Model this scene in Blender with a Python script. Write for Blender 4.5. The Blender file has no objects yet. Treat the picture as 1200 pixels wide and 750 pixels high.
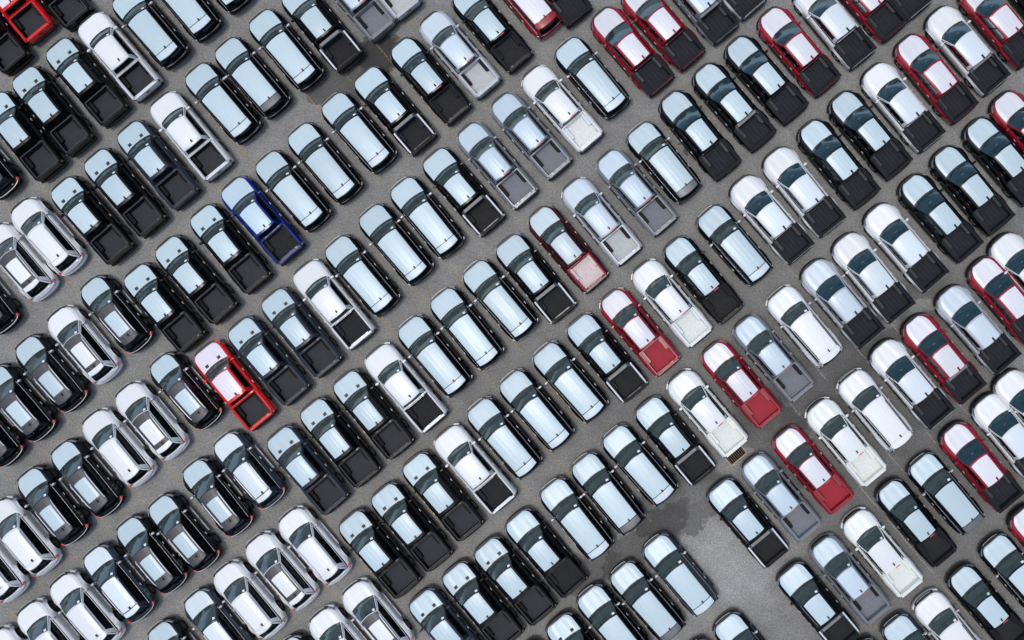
import bpy, math, random

random.seed(7)
R = math.radians
scene = bpy.context.scene

# ------------------------------------------------------------------ camera, sky, sun, exposure
CAM_H = 64.0                    # metres above the lot, looking straight down
F_PX = 20.75 * CAM_H            # focal length in pixels of a 1200 px wide frame
NX, NY = 770.0, 350.0           # the point straight below the camera (photo is cropped off centre)
cam_data = bpy.data.cameras.new("camera")
cam_data.sensor_fit = 'HORIZONTAL'
cam_data.sensor_width = 36.0
cam_data.lens = 36.0 * F_PX / 1200.0
cam_data.shift_x = (600.0 - NX) / 1200.0
cam_data.shift_y = (NY - 375.0) / 1200.0
cam_data.clip_end = 2000.0
cam = bpy.data.objects.new("camera", cam_data)
scene.collection.objects.link(cam)
cam.location = (0, 0, CAM_H)
cam.rotation_euler = (0, 0, 0)
scene.camera = cam

SUN_EL, SUN_AZ = 82.5, 183.0    # azimuth measured counter-clockwise from +X (towards the light)
world = bpy.data.worlds.new("World")
scene.world = world
world.use_nodes = True
wn = world.node_tree
for n in list(wn.nodes):
    wn.nodes.remove(n)
sky = wn.nodes.new('ShaderNodeTexSky')
sky.sky_type = 'NISHITA'
sky.sun_disc = False
sky.sun_elevation = R(SUN_EL)
sky.sun_rotation = R(90.0 - SUN_AZ)
sky.air_density = 1.0
sky.dust_density = 3.0
sky.ozone_density = 1.0
bg = wn.nodes.new('ShaderNodeBackground')
bg.inputs['Strength'].default_value = 0.15
wo = wn.nodes.new('ShaderNodeOutputWorld')
wn.links.new(sky.outputs[0], bg.inputs[0])
wn.links.new(bg.outputs[0], wo.inputs[0])

sun_data = bpy.data.lights.new("sun", 'SUN')
sun_data.energy = 0.9
sun_data.angle = R(10.0)
sun_data.color = (1.0, 0.985, 0.965)
sun = bpy.data.objects.new("sun", sun_data)
scene.collection.objects.link(sun)
sun.location = (0, 0, 60)
sun.rotation_euler = (0, R(90.0 - SUN_EL), R(SUN_AZ))

scene.view_settings.view_transform = 'Standard'
scene.view_settings.look = 'None'
scene.view_settings.exposure = 0.22
scene.view_settings.gamma = 1.0
scene.view_settings.use_curve_mapping = False
scene.cycles.max_bounces = 6
scene.cycles.transparent_max_bounces = 10

# ------------------------------------------------------------------ frame of the lot
AX = (-0.643, 0.766)            # the way every bonnet points (world XY)
HEAD = math.atan2(AX[1], AX[0])
LAT = (0.766, 0.643)            # across the rows, towards the upper right


def ground_at(px, py, z=0.0):
    """Photo pixel (1200 x 750) to a world point at height z."""
    k = (CAM_H - z) / F_PX
    return ((px - NX) * k, -(py - NY) * k)


# ------------------------------------------------------------------ materials
MATS = {}


def new_mat(name):
    m = bpy.data.materials.new(name)
    m.use_nodes = True
    nt = m.node_tree
    b = nt.nodes['Principled BSDF']
    MATS[name] = m
    return m, nt, b


def node(nt, kind, **kw):
    n = nt.nodes.new(kind)
    for k, v in kw.items():
        setattr(n, k, v)
    return n


def simple(name, col, rough=0.5, metal=0.0, spec=0.5, coat=0.0, var=0.0, scale=8.0, bump=0.0):
    m, nt, b = new_mat(name)
    b.inputs['Base Color'].default_value = (*col, 1)
    b.inputs['Roughness'].default_value = rough
    b.inputs['Metallic'].default_value = metal
    b.inputs['Specular IOR Level'].default_value = spec
    b.inputs['Coat Weight'].default_value = coat
    b.inputs['Coat Roughness'].default_value = 0.05
    tc = node(nt, 'ShaderNodeTexCoord')
    nz = node(nt, 'ShaderNodeTexNoise')
    nz.inputs['Scale'].default_value = scale
    nz.inputs['Detail'].default_value = 4
    oi = node(nt, 'ShaderNodeObjectInfo')
    add = node(nt, 'ShaderNodeVectorMath', operation='ADD')
    nt.links.new(tc.outputs['Object'], add.inputs[0])
    nt.links.new(oi.outputs['Location'], add.inputs[1])
    nt.links.new(add.outputs[0], nz.inputs['Vector'])
    if var > 0:
        mx = node(nt, 'ShaderNodeMix', data_type='RGBA')
        mx.inputs[6].default_value = (*[c * (1 - var) for c in col], 1)
        mx.inputs[7].default_value = (*[min(1, c * (1 + var)) for c in col], 1)
        nt.links.new(nz.outputs['Fac'], mx.inputs[0])
        nt.links.new(mx.outputs[2], b.inputs['Base Color'])
    if bump > 0:
        bp = node(nt, 'ShaderNodeBump')
        bp.inputs['Strength'].default_value = 1.0
        bp.inputs['Distance'].default_value = bump
        nt.links.new(nz.outputs['Fac'], bp.inputs['Height'])
        nt.links.new(bp.outputs[0], b.inputs['Normal'])
    return m


PAINT = {
    'black': (0.0020, 0.0023, 0.0028), 'white': (0.63, 0.65, 0.64), 'red': (0.25, 0.007, 0.018), 'maroon': (0.05, 0.005, 0.009),
    'red2': (0.62, 0.012, 0.014), 'blue': (0.002, 0.015, 0.14), 'slate': (0.022, 0.030, 0.042),
    'grey': (0.160, 0.174, 0.190), 'silver': (0.40, 0.43, 0.45), 'cream': (0.70, 0.74, 0.68),
}
for k, c in PAINT.items():
    dark = max(c) < 0.1
    simple('paint_' + k, c, rough=0.22, spec=0.22 if dark else 0.35, coat=0.0 if dark else 0.15, var=0.06, scale=1.5)

# thin milky protective film: what lies beneath tints it, sky-reflection blue painted in
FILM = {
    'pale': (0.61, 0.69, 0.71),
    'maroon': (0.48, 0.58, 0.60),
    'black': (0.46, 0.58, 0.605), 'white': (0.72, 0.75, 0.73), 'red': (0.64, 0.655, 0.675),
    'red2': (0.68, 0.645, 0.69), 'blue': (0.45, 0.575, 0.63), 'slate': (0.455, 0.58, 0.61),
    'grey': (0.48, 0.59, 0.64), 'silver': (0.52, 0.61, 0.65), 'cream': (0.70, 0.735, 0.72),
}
for k, c in FILM.items():
    m, nt, b = new_mat('film_' + k)
    b.inputs['Roughness'].default_value = 0.28
    b.inputs['Specular IOR Level'].default_value = 0.36
    b.inputs['Coat Weight'].default_value = 0.0
    b.inputs['Coat Roughness'].default_value = 0.22
    tc = node(nt, 'ShaderNodeTexCoord')
    oi = node(nt, 'ShaderNodeObjectInfo')
    add = node(nt, 'ShaderNodeVectorMath', operation='ADD')
    nt.links.new(tc.outputs['Object'], add.inputs[0])
    nt.links.new(oi.outputs['Location'], add.inputs[1])
    mp = node(nt, 'ShaderNodeMapping')
    mp.inputs['Scale'].default_value = (0.7, 5.0, 1.0)
    nt.links.new(add.outputs[0], mp.inputs['Vector'])
    nz = node(nt, 'ShaderNodeTexNoise')
    nz.inputs['Scale'].default_value = 2.2
    nz.inputs['Detail'].default_value = 5
    nz.inputs['Roughness'].default_value = 0.62
    nt.links.new(mp.outputs[0], nz.inputs['Vector'])
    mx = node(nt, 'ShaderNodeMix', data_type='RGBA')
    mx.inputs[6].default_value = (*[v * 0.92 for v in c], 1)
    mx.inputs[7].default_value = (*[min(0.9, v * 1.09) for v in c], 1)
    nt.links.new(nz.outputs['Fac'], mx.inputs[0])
    hs = node(nt, 'ShaderNodeHueSaturation')
    mr = node(nt, 'ShaderNodeMapRange')
    mr.inputs['To Min'].default_value = 0.93
    mr.inputs['To Max'].default_value = 1.06
    nt.links.new(oi.outputs['Random'], mr.inputs['Value'])
    nt.links.new(mr.outputs[0], hs.inputs['Value'])
    nt.links.new(mx.outputs[2], hs.inputs['Color'])
    nt.links.new(hs.outputs[0], b.inputs['Base Color'])
    bp = node(nt, 'ShaderNodeBump')
    bp.inputs['Strength'].default_value = 0.5
    bp.inputs['Distance'].default_value = 0.012
    nt.links.new(nz.outputs['Fac'], bp.inputs['Height'])
    nt.links.new(bp.outputs[0], b.inputs['Normal'])

simple('black_plastic', (0.008, 0.0085, 0.010), rough=0.6, spec=0.15, var=0.3, scale=20)
simple('trim_black', (0.006, 0.006, 0.007), rough=0.4, spec=0.3)
simple('tyre', (0.012, 0.012, 0.012), rough=0.8, spec=0.2, var=0.3, scale=12)
simple('rim', (0.10, 0.10, 0.105), rough=0.4, metal=0.6)
simple('chrome', (0.55, 0.56, 0.58), rough=0.35, metal=0.35)
simple('satin', (0.36, 0.37, 0.39), rough=0.45, metal=0.4)
simple('lip_grey', (0.085, 0.09, 0.10), rough=0.5, spec=0.3)
simple('tail_smoked', (0.05, 0.006, 0.008), rough=0.25)
simple('rail_chrome', (0.66, 0.67, 0.68), rough=0.4, metal=0.3)
simple('bed_floor_grey', (0.030, 0.032, 0.036), rough=0.6, spec=0.15, var=0.25, scale=3)
simple('liner_deep', (0.006, 0.006, 0.007), rough=0.7, spec=0.2)
simple('rail_silver', (0.55, 0.57, 0.60), rough=0.4, metal=0.5)
simple('roof_dark', (0.045, 0.047, 0.052), rough=0.4, spec=0.4, var=0.15, scale=3)
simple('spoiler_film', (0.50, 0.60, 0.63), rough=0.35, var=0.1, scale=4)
simple('spoiler_dark', (0.10, 0.105, 0.11), rough=0.35, var=0.1, scale=4)
simple('seat_cloth', (0.16, 0.165, 0.16), rough=0.9, var=0.2, scale=15)
simple('dash', (0.10, 0.108, 0.108), rough=0.8, var=0.25, scale=6)
simple('cabin_floor', (0.02, 0.02, 0.02), rough=0.9)
simple('tail_red', (0.50, 0.008, 0.012), rough=0.2, coat=0.4)
simple('head_lens', (0.20, 0.21, 0.22), rough=0.35, metal=0.0, spec=0.4)
simple('sticker', (0.82, 0.84, 0.84), rough=0.6)
simple('sticker_green', (0.50, 0.70, 0.66), rough=0.6)
simple('label_red', (0.55, 0.03, 0.05), rough=0.5)
simple('liner', (0.019, 0.021, 0.025), rough=0.65, spec=0.12, var=0.35, scale=5)
simple('liner_rib', (0.024, 0.025, 0.027), rough=0.65, spec=0.12, var=0.3, scale=5)
simple('bed_grey', (0.185, 0.20, 0.225), rough=0.6, spec=0.25, var=0.1, scale=4)
simple('bed_red', (0.34, 0.016, 0.034), rough=0.55, spec=0.25, var=0.1, scale=4)
simple('bed_pale', (0.48, 0.51, 0.51), rough=0.6, spec=0.25, var=0.12, scale=4)
simple('bed_white', (0.70, 0.74, 0.70), rough=0.6, spec=0.25, var=0.06, scale=4)
simple('housing_grey', (0.026, 0.028, 0.031), rough=0.5, spec=0.3)
simple('bed_pink', (0.64, 0.57, 0.56), rough=0.6, spec=0.25, var=0.2, scale=4)
simple('bar_grey', (0.15, 0.155, 0.165), rough=0.5, metal=0.1)
simple('line_paint', (0.5, 0.42, 0.2), rough=0.8)

# window glass: tinted and see-through, tint and sun reflection painted as diffuse veil, some sky in it
def glass_material(name, tint, veil, veil_amount, shine):
    m, nt, b = new_mat(name)
    nt.nodes.remove(b)
    L = nt.links.new
    out = nt.nodes['Material Output']
    tr = node(nt, 'ShaderNodeBsdfTransparent')
    tr.inputs['Color'].default_value = (*tint, 1)
    df = node(nt, 'ShaderNodeBsdfDiffuse')
    df.inputs['Color'].default_value = (*veil, 1)
    geo = node(nt, 'ShaderNodeNewGeometry')
    nz = node(nt, 'ShaderNodeTexNoise')
    nz.inputs['Scale'].default_value = 3.5
    nz.inputs['Detail'].default_value = 4
    L(geo.outputs['Position'], nz.inputs['Vector'])
    mr = node(nt, 'ShaderNodeMapRange')
    mr.inputs['From Min'].default_value = 0.3
    mr.inputs['From Max'].default_value = 0.7
    mr.inputs['To Min'].default_value = veil_amount * 0.75
    mr.inputs['To Max'].default_value = min(1, veil_amount * 1.25)
    L(nz.outputs['Fac'], mr.inputs['Value'])
    m1 = node(nt, 'ShaderNodeMixShader')
    L(mr.outputs[0], m1.inputs[0])
    L(tr.outputs[0], m1.inputs[1])
    L(df.outputs[0], m1.inputs[2])
    gl = node(nt, 'ShaderNodeBsdfGlossy')
    gl.inputs['Color'].default_value = (0.8, 0.93, 1.0, 1)
    gl.inputs['Roughness'].default_value = 0.05
    fr = node(nt, 'ShaderNodeFresnel')
    fr.inputs['IOR'].default_value = 1.45
    dim = node(nt, 'ShaderNodeMath', operation='MULTIPLY')
    dim.inputs[1].default_value = shine
    L(fr.outputs[0], dim.inputs[0])
    m2 = node(nt, 'ShaderNodeMixShader')
    L(dim.outputs[0], m2.inputs[0])
    L(m1.outputs[0], m2.inputs[1])
    L(gl.outputs[0], m2.inputs[2])
    L(m2.outputs[0], out.inputs['Surface'])


glass_material('glass', (0.62, 0.72, 0.71), (0.070, 0.100, 0.104), 0.55, 0.17)
glass_material('glass_blue', (0.45, 0.58, 0.64), (0.031, 0.072, 0.090), 0.58, 0.22)
glass_material('glass_dark', (0.13, 0.16, 0.17), (0.006, 0.009, 0.011), 0.4, 0.6)


# ------------------------------------------------------------------ asphalt
def asphalt_material():
    m, nt, b = new_mat('asphalt')
    L = nt.links.new
    geo = node(nt, 'ShaderNodeNewGeometry')
    pos = geo.outputs['Position']

    def noise(scale, detail=4, rough=0.55, vec=None):
        n = node(nt, 'ShaderNodeTexNoise')
        n.inputs['Scale'].default_value = scale
        n.inputs['Detail'].default_value = detail
        n.inputs['Roughness'].default_value = rough
        L(vec if vec else pos, n.inputs['Vector'])
        return n

    def maprange(src, a, bb, c, d, smooth=False):
        n = node(nt, 'ShaderNodeMapRange')
        if smooth:
            n.interpolation_type = 'SMOOTHSTEP'
        n.inputs['From Min'].default_value = a
        n.inputs['From Max'].default_value = bb
        n.inputs['To Min'].default_value = c
        n.inputs['To Max'].default_value = d
        L(src, n.inputs['Value'])
        return n.outputs[0]

    def math2(op, a, bb):
        n = node(nt, 'ShaderNodeMath', operation=op)
        for i, v in enumerate((a, bb)):
            if isinstance(v, (int, float)):
                n.inputs[i].default_value = v
            else:
                L(v, n.inputs[i])
        return n.outputs[0]

    fine = noise(15.0, 6, 0.85)          # aggregate, a few cm
    stone = noise(7.5, 5, 0.8)
    mid = noise(0.9, 5, 0.6)
    big = noise(0.075, 4, 0.55)
    ramp = node(nt, 'ShaderNodeValToRGB')
    ramp.color_ramp.elements[0].position = 0.25
    ramp.color_ramp.elements[0].color = (0.062, 0.064, 0.062, 1)
    ramp.color_ramp.elements[1].position = 0.78
    ramp.color_ramp.elements[1].color = (0.43, 0.43, 0.405, 1)
    L(fine.outputs['Fac'], ramp.inputs[0])
    f = math2('MULTIPLY', maprange(stone.outputs['Fac'], 0.36, 0.64, 0.80, 1.20), maprange(mid.outputs['Fac'], 0.3, 0.7, 0.86, 1.14))
    f = math2('MULTIPLY', f, maprange(big.outputs['Fac'], 0.35, 0.65, 0.90, 1.10))

    # damp patches: distorted ellipses with a firm, ragged edge (centre px, radii m, turn, strength)
    warp = noise(0.75, 5, 0.65)
    sub = node(nt, 'ShaderNodeVectorMath', operation='SUBTRACT')
    L(warp.outputs['Color'], sub.inputs[0])
    sub.inputs[1].default_value = (0.5, 0.5, 0.5)
    scl = node(nt, 'ShaderNodeVectorMath', operation='SCALE')
    scl.inputs['Scale'].default_value = 2.6
    L(sub.outputs[0], scl.inputs[0])
    wp = node(nt, 'ShaderNodeVectorMath', operation='ADD')
    L(pos, wp.inputs[0])
    L(scl.outputs[0], wp.inputs[1])

    def patch(px, py, rx, ry, turn, soft):
        x, y = ground_at(px, py)
        mp = node(nt, 'ShaderNodeMapping', vector_type='TEXTURE')
        mp.inputs['Location'].default_value = (x, y, 0)
        mp.inputs['Rotation'].default_value = (0, 0, R(turn))
        mp.inputs['Scale'].default_value = (rx, ry, 1)
        L(wp.outputs[0], mp.inputs['Vector'])
        ln = node(nt, 'ShaderNodeVectorMath', operation='LENGTH')
        L(mp.outputs[0], ln.inputs[0])
        return maprange(ln.outputs['Value'], 1.0 - soft, 1.0 + soft, 1.0, 0.0, True)

    damp = None
    for (px, py, rx, ry, turn, soft, st) in (
            (412, 84, 3.1, 1.5, 28, 0.05, 0.58), (438, 62, 1.8, 1.2, 10, 0.06, 0.58),
            (796, 592, 3.0, 1.8, 35, 0.05, 0.46), (755, 636, 3.3, 1.1, 40, 0.08, 0.46),
            (690, 668, 2.2, .9, 35, 0.10, 0.42),
            (908, 508, 3.6, 1.7, -50, 0.06, 0.42), (965, 440, 3.8, 2.4, 40, 0.30, 0.34),
            (1060, 450, 6.0, 5.0, 30, 0.55, 0.36), (1075, 355, 3.2, 1.5, 45, 0.3, 0.30),
            (1170, 262, 2.4, 1.4, 30, 0.35, 0.32), (1090, 620, 8.0, 6.0, 20, 0.6, 0.32),
            (800, 175, .22, .30, 0, 0.15, 0.6), (300, 440, 2.0, .7, 40, 0.4, 0.15),
            (820, 440, 8.0, 5.0, 20, 0.6, 0.22), (640, 470, 7, 4, 20, 0.7, 0.10)):
        p = math2('MULTIPLY', patch(px, py, rx, ry, turn, soft), st)
        damp = p if damp is None else math2('SUBTRACT', math2('ADD', damp, p), math2('MULTIPLY', damp, p))
    spots = math2('MULTIPLY', maprange(noise(1.7, 3, 0.6).outputs['Fac'], 0.66, 0.74, 0.0, 1.0, True), 0.30)
    damp = math2('MAXIMUM', damp, spots)
    wear = None
    for (px, py, rx, ry, turn, soft, st) in (
            (862, 660, 5.0, 2.4, 45, 0.5, 0.30), (815, 580, 1.2, .7, 40, 0.3, 0.30),
            (683, 630, 1.8, .55, 40, 0.3, 0.28), (1085, 360, .9, .4, 20, 0.4, 0.8),
            (1035, 385, 1.1, .4, 30, 0.35, 0.7), (1188, 240, .9, .5, 20, 0.4, 0.6)):
        p = math2('MULTIPLY', patch(px, py, rx, ry, turn, soft), st)
        wear = p if wear is None else math2('MAXIMUM', wear, p)
    f = math2('MULTIPLY', f, math2('SUBTRACT', 1.0, damp))
    f = math2('MULTIPLY', f, math2('ADD', 1.0, wear))
    mul = node(nt, 'ShaderNodeVectorMath', operation='SCALE')
    L(ramp.outputs[0], mul.inputs[0])
    L(f, mul.inputs['Scale'])
    L(mul.outputs[0], b.inputs['Base Color'])
    L(maprange(damp, 0.0, 0.6, 0.92, 0.7), b.inputs['Roughness'])
    b.inputs['Specular IOR Level'].default_value = 0.3
    bp = node(nt, 'ShaderNodeBump')
    bp.inputs['Distance'].default_value = 0.02
    bp.inputs['Strength'].default_value = 0.7
    L(fine.outputs['Fac'], bp.inputs['Height'])
    L(bp.outputs[0], b.inputs['Normal'])


asphalt_material()


def line_material(name, col):
    m, nt, b = new_mat(name)
    L = nt.links.new
    out = nt.nodes['Material Output']
    b.inputs['Base Color'].default_value = (*col, 1)
    b.inputs['Roughness'].default_value = 0.85
    geo = node(nt, 'ShaderNodeNewGeometry')
    a = node(nt, 'ShaderNodeTexNoise')
    a.inputs['Scale'].default_value = 14
    a.inputs['Detail'].default_value = 5
    c = node(nt, 'ShaderNodeTexNoise')
    c.inputs['Scale'].default_value = 0.45
    c.inputs['Detail'].default_value = 3
    L(geo.outputs['Position'], a.inputs['Vector'])
    L(geo.outputs['Position'], c.inputs['Vector'])
    mu = node(nt, 'ShaderNodeMath', operation='MULTIPLY')
    L(a.outputs['Fac'], mu.inputs[0])
    L(c.outputs['Fac'], mu.inputs[1])
    mr = node(nt, 'ShaderNodeMapRange')
    mr.inputs['From Min'].default_value = 0.19
    mr.inputs['From Max'].default_value = 0.32
    mr.inputs['To Min'].default_value = 0.0
    mr.inputs['To Max'].default_value = 0.72
    L(mu.outputs[0], mr.inputs['Value'])
    t = node(nt, 'ShaderNodeBsdfTransparent')
    mx = node(nt, 'ShaderNodeMixShader')
    L(mr.outputs[0], mx.inputs[0])
    L(t.outputs[0], mx.inputs[1])
    L(b.outputs[0], mx.inputs[2])
    L(mx.outputs[0], out.inputs['Surface'])


line_material('line_yellow', (0.50, 0.36, 0.12))
line_material('line_white', (0.42, 0.40, 0.36))


# ------------------------------------------------------------------ mesh helpers
class MB:
    def __init__(self):
        self.v, self.f = [], []

    def grid(self, rows, flip=False):
        """rows: list of equally long lists of points."""
        base = len(self.v)
        n = len(rows[0])
        for r in rows:
            self.v.extend(r)
        for i in range(len(rows) - 1):
            for j in range(n - 1):
                a = base + i * n + j
                q = (a, a + 1, a + n + 1, a + n)
                self.f.append(q[::-1] if flip else q)
        return self

    def poly(self, pts, flip=False):
        b = len(self.v)
        self.v.extend(pts)
        q = tuple(range(b, b + len(pts)))
        self.f.append(q[::-1] if flip else q)
        return self

    def box(self, x0, x1, y0, y1, z0, z1, tx=0.0, ty=0.0):
        """box whose top is drawn in by tx, ty on each side"""
        b = len(self.v)
        self.v += [(x0, y0, z0), (x1, y0, z0), (x1, y1, z0), (x0, y1, z0),
                   (x0 + tx, y0 + ty, z1), (x1 - tx, y0 + ty, z1), (x1 - tx, y1 - ty, z1), (x0 + tx, y1 - ty, z1)]
        for q in ((3, 2, 1, 0), (4, 5, 6, 7), (0, 1, 5, 4), (1, 2, 6, 5), (2, 3, 7, 6), (3, 0, 4, 7)):
            self.f.append(tuple(b + i for i in q))
        return self

    def slab(self, outline, z0, z1, bev=0.0):
        """closed outline of (x, y) extruded from z0 to z1; top drawn in by bev"""
        n = len(outline)
        cx = sum(p[0] for p in outline) / n
        cy = sum(p[1] for p in outline) / n
        b = len(self.v)
        for (x, y) in outline:
            self.v.append((x, y, z0))
        for (x, y) in outline:
            self.v.append((x, y, z1 - bev))
        for (x, y) in outline:
            d = math.hypot(x - cx, y - cy) or 1
            self.v.append((x - (x - cx) / d * bev, y - (y - cy) / d * bev, z1))
        for k in range(2):
            for i in range(n):
                j = (i + 1) % n
                self.f.append((b + k * n + i, b + k * n + j, b + (k + 1) * n + j, b + (k + 1) * n + i))
        self.f.append(tuple(b + 2 * n + i for i in range(n)))
        return self

    def tube(self, pts, r, seg=6):
        rows = []
        for i, p in enumerate(pts):
            a = pts[max(0, i - 1)]
            c = pts[min(len(pts) - 1, i + 1)]
            t = [c[k] - a[k] for k in range(3)]
            ln = math.sqrt(sum(q * q for q in t)) or 1
            t = [q / ln for q in t]
            up = (0, 0, 1) if abs(t[2]) < 0.9 else (1, 0, 0)
            s = [t[1] * up[2] - t[2] * up[1], t[2] * up[0] - t[0] * up[2], t[0] * up[1] - t[1] * up[0]]
            ln = math.sqrt(sum(q * q for q in s))
            s = [q / ln for q in s]
            u = [s[1] * t[2] - s[2] * t[1], s[2] * t[0] - s[0] * t[2], s[0] * t[1] - s[1] * t[0]]
            rows.append([tuple(p[k] + r * (math.cos(2 * math.pi * j / seg) * s[k] + math.sin(2 * math.pi * j / seg) * u[k])
                               for k in range(3)) for j in range(seg + 1)])
        self.grid(rows)
        self.poly(rows[0][:-1])
        self.poly(rows[-1][:-1], True)
        return self

    def mesh(self, name, mat, angle=35):
        me = bpy.data.meshes.new(name)
        me.from_pydata(self.v, [], self.f)
        me.validate()
        me.materials.append(MATS[mat] if mat in MATS else None)
        me.polygons.foreach_set('use_smooth', [True] * len(me.polygons))
        me.set_sharp_from_angle(angle=R(angle))
        me.update()
        return me


COL = scene.collection


def link(name, data, parent=None):
    o = bpy.data.objects.new(name, data)
    COL.objects.link(o)
    o.parent = parent
    return o


# ------------------------------------------------------------------ the lot
gm = MB()
gm.grid([[(x, y, 0.0) for y in (-250, -80, 0, 80, 250)] for x in (-250, -80, 0, 80, 250)], True)
ground = link('asphalt_ground', gm.mesh('asphalt_ground', 'asphalt'))
ground['kind'] = 'structure'
gm = None

# worn bay lines, one for each column of cars
for k in range(-13, 20):
    t = 102.8 + 50.4 * k
    # a point on the line t = .766 px - .643 py, nearest to the photo's middle
    s = 690.0
    px, py = 0.766 * t + 0.643 * s, -0.643 * t + 0.766 * s
    x, y = ground_at(px, py)
    lm = MB()
    w = 0.032
    half = 62.0
    nx, ny = LAT[0] * w, LAT[1] * w
    rows = []
    # the yellow ones are worn away towards the lower right
    lo = -half if k >= 6 else (0.0 if k >= 3 else -8.0)
    for i in range(41):
        u = lo + (half - lo) * i / 40
        cx, cy = x + AX[0] * u, y + AX[1] * u
        rows.append([(cx - nx, cy - ny, 0.004), (cx + nx, cy + ny, 0.004)])
    lm.grid(rows)
    link('bay_line', lm.mesh('bay_line', 'line_yellow' if k < 6 else 'line_white'), ground)

# ------------------------------------------------------------------ vehicles
# Local frame: +x forward, +y to the car's left, z up, origin on the ground under the car's middle.
TOPF = (0.0, 0.2, 0.40, 0.50, 0.60, 0.74, 0.86, 0.95, 1.0)
TOPZ = (0.0, -0.003, -0.010, 0.004, -0.006, -0.022, -0.050, -0.095, -0.17)


def lerp(a, b, t):
    return a + (b - a) * t


def interp(x, pts):
    """piecewise linear through (x, value) pairs sorted by falling x"""
    if x >= pts[0][0]:
        return pts[0][1]
    for (xa, va), (xb, vb) in zip(pts, pts[1:]):
        if x >= xb:
            return lerp(va, vb, (xa - x) / (xa - xb) if xa != xb else 0)
    return pts[-1][1]


class Car:
    """Shape functions of one model; fills parts: list of (path, mesh) where path is (part,) or (part, subpart)."""

    def __init__(s, kind):
        s.kind = kind
        s.pickup = kind in 'VWRFE'
        # defaults, in metres
        s.W = 0.955 if kind in 'VWR' else 0.94
        s.L = 5.30 if s.pickup else 4.88
        s.nose_a, s.nose_n = 0.62, 2.7
        s.tail_a, s.tail_n = 0.22, 3.2
        s.hood0, s.hood1 = 1.02, 1.14        # bonnet height at its front edge and at the cowl
        s.belt = 1.10
        s.rail = 1.16                        # bed side height
        s.roof = 1.80
        s.hood_len = 1.16                    # nose to cowl, centre line
        s.ws_len = 0.70                      # windscreen in plan
        s.roof_len = 1.62 if s.pickup else 2.72
        s.wr = 0.64                          # half roof width
        s.wb = 0.80                          # half width of the cabin at the belt
        s.rear_rake = 0.14 if s.pickup else 0.34
        s.wheel_r = 0.385
        s.flare = 0.03
        s.film_f = 0.86
        s.rib = 0.0014
        s.glass_tint = 'glass'
        if kind == 'E':
            s.L, s.W, s.flare = 5.42, 0.95, 0.075
            s.nose_a, s.nose_n = 0.80, 2.35
            s.hood_len, s.ws_len, s.roof_len = 1.26, 0.86, 1.60
            s.wr, s.wb, s.film_f = 0.65, 0.80, 0.76
            s.glass_tint = 'glass_blue'
            s.rear_rake = 0.04
        if kind == 'F':
            s.W = 0.92
            s.nose_a, s.nose_n = 0.70, 2.4
            s.wr, s.wb = 0.61, 0.77
            s.film_f = 0.80
            s.roof_len = 1.64
            s.ws_len = 0.76
            s.rear_rake = 0.05
        if kind == 'A':
            s.nose_a, s.nose_n = 0.62, 2.5
            s.tail_a, s.tail_n = 0.42, 2.8
            s.wr, s.wb = 0.72, 0.83
        if kind == 'X':
            s.L, s.W = 4.70, 0.94
            s.nose_a, s.nose_n = 0.70, 2.4
            s.tail_a, s.tail_n = 0.50, 2.5
            s.hood0, s.hood1, s.belt, s.roof = 0.98, 1.10, 1.06, 1.72
            s.hood_len, s.ws_len, s.roof_len = 1.06, 0.84, 2.25
            s.wr, s.wb, s.rear_rake = 0.565, 0.79, 0.42
            s.flare, s.film_f, s.rib = 0.07, 0.80, 0.0014
            s.wheel_r = 0.37
        s.xf, s.xt = s.L / 2, -s.L / 2
        s.xc = s.xf - s.hood_len             # cowl, centre
        s.xrf = s.xc - s.ws_len              # roof front, centre
        s.xrr = s.xrf - s.roof_len           # roof rear
        s.xrb = s.xrr - s.rear_rake          # foot of the rear screen
        s.ws_mid = (s.xc + s.xrf) / 2        # reference point used to place the car
        s.wheels = (s.xf - 0.93, s.xt + (1.12 if s.pickup else 0.98))
        s.bed0 = s.xrb - (0.06 if kind in 'EF' else 0.10)                # bed opening, front and rear
        s.bed1 = s.xt + 0.17
        s.bed_f = 0.80
        s.parts = []

    # --- outline
    def w(s, x):
        v = s.W
        if x > s.xf - s.nose_a:
            u = (x - (s.xf - s.nose_a)) / s.nose_a
            v *= max(0.02, 1 - u ** s.nose_n) ** (1 / s.nose_n)
        if x < s.xt + s.tail_a:
            u = ((s.xt + s.tail_a) - x) / s.tail_a
            v *= max(0.06, 1 - u ** s.tail_n) ** (1 / s.tail_n)
        return v

    def nose_x(s, y):
        u = min(0.995, abs(y) / s.W)
        return s.xf - s.nose_a + s.nose_a * (1 - u ** s.nose_n) ** (1 / s.nose_n)

    def tail_x(s, y):
        u = min(0.995, abs(y) / s.W)
        return s.xt + s.tail_a - s.tail_a * (1 - u ** s.tail_n) ** (1 / s.tail_n)

    def ztop(s, x):
        if s.pickup:
            back = [(s.bed0 + 0.06, s.belt), (s.bed0 + 0.02, s.rail), (s.xt, s.rail)]
        else:
            back = [(s.xrb - 0.02, s.belt - 0.02), (s.xt + 0.02, s.belt - 0.16)]
        return interp(x, [(s.xf, 0.80), (s.xf - 0.03, 0.90), (s.xf - 0.12, s.hood0), (s.xf - 0.35, s.hood0 + 0.03),
                          (s.xc - 0.02, s.hood1), (s.xc - 0.22, s.hood1 + 0.005), (s.xc - 0.45, s.belt)] + back)

    def zbot(s, x):
        z = 0.33
        if x > s.xf - 0.35:
            z = lerp(0.36, 0.42, (x - s.xf + 0.35) / 0.35)
        if x < s.xt + 0.5:
            z = lerp(0.36, 0.46, (s.xt + 0.5 - x) / 0.5)
        ra = s.wheel_r + 0.075
        for xw in s.wheels:
            d = abs(x - xw)
            if d < ra:
                z = max(z, s.wheel_r + math.sqrt(ra * ra - d * d))
        return z

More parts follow.
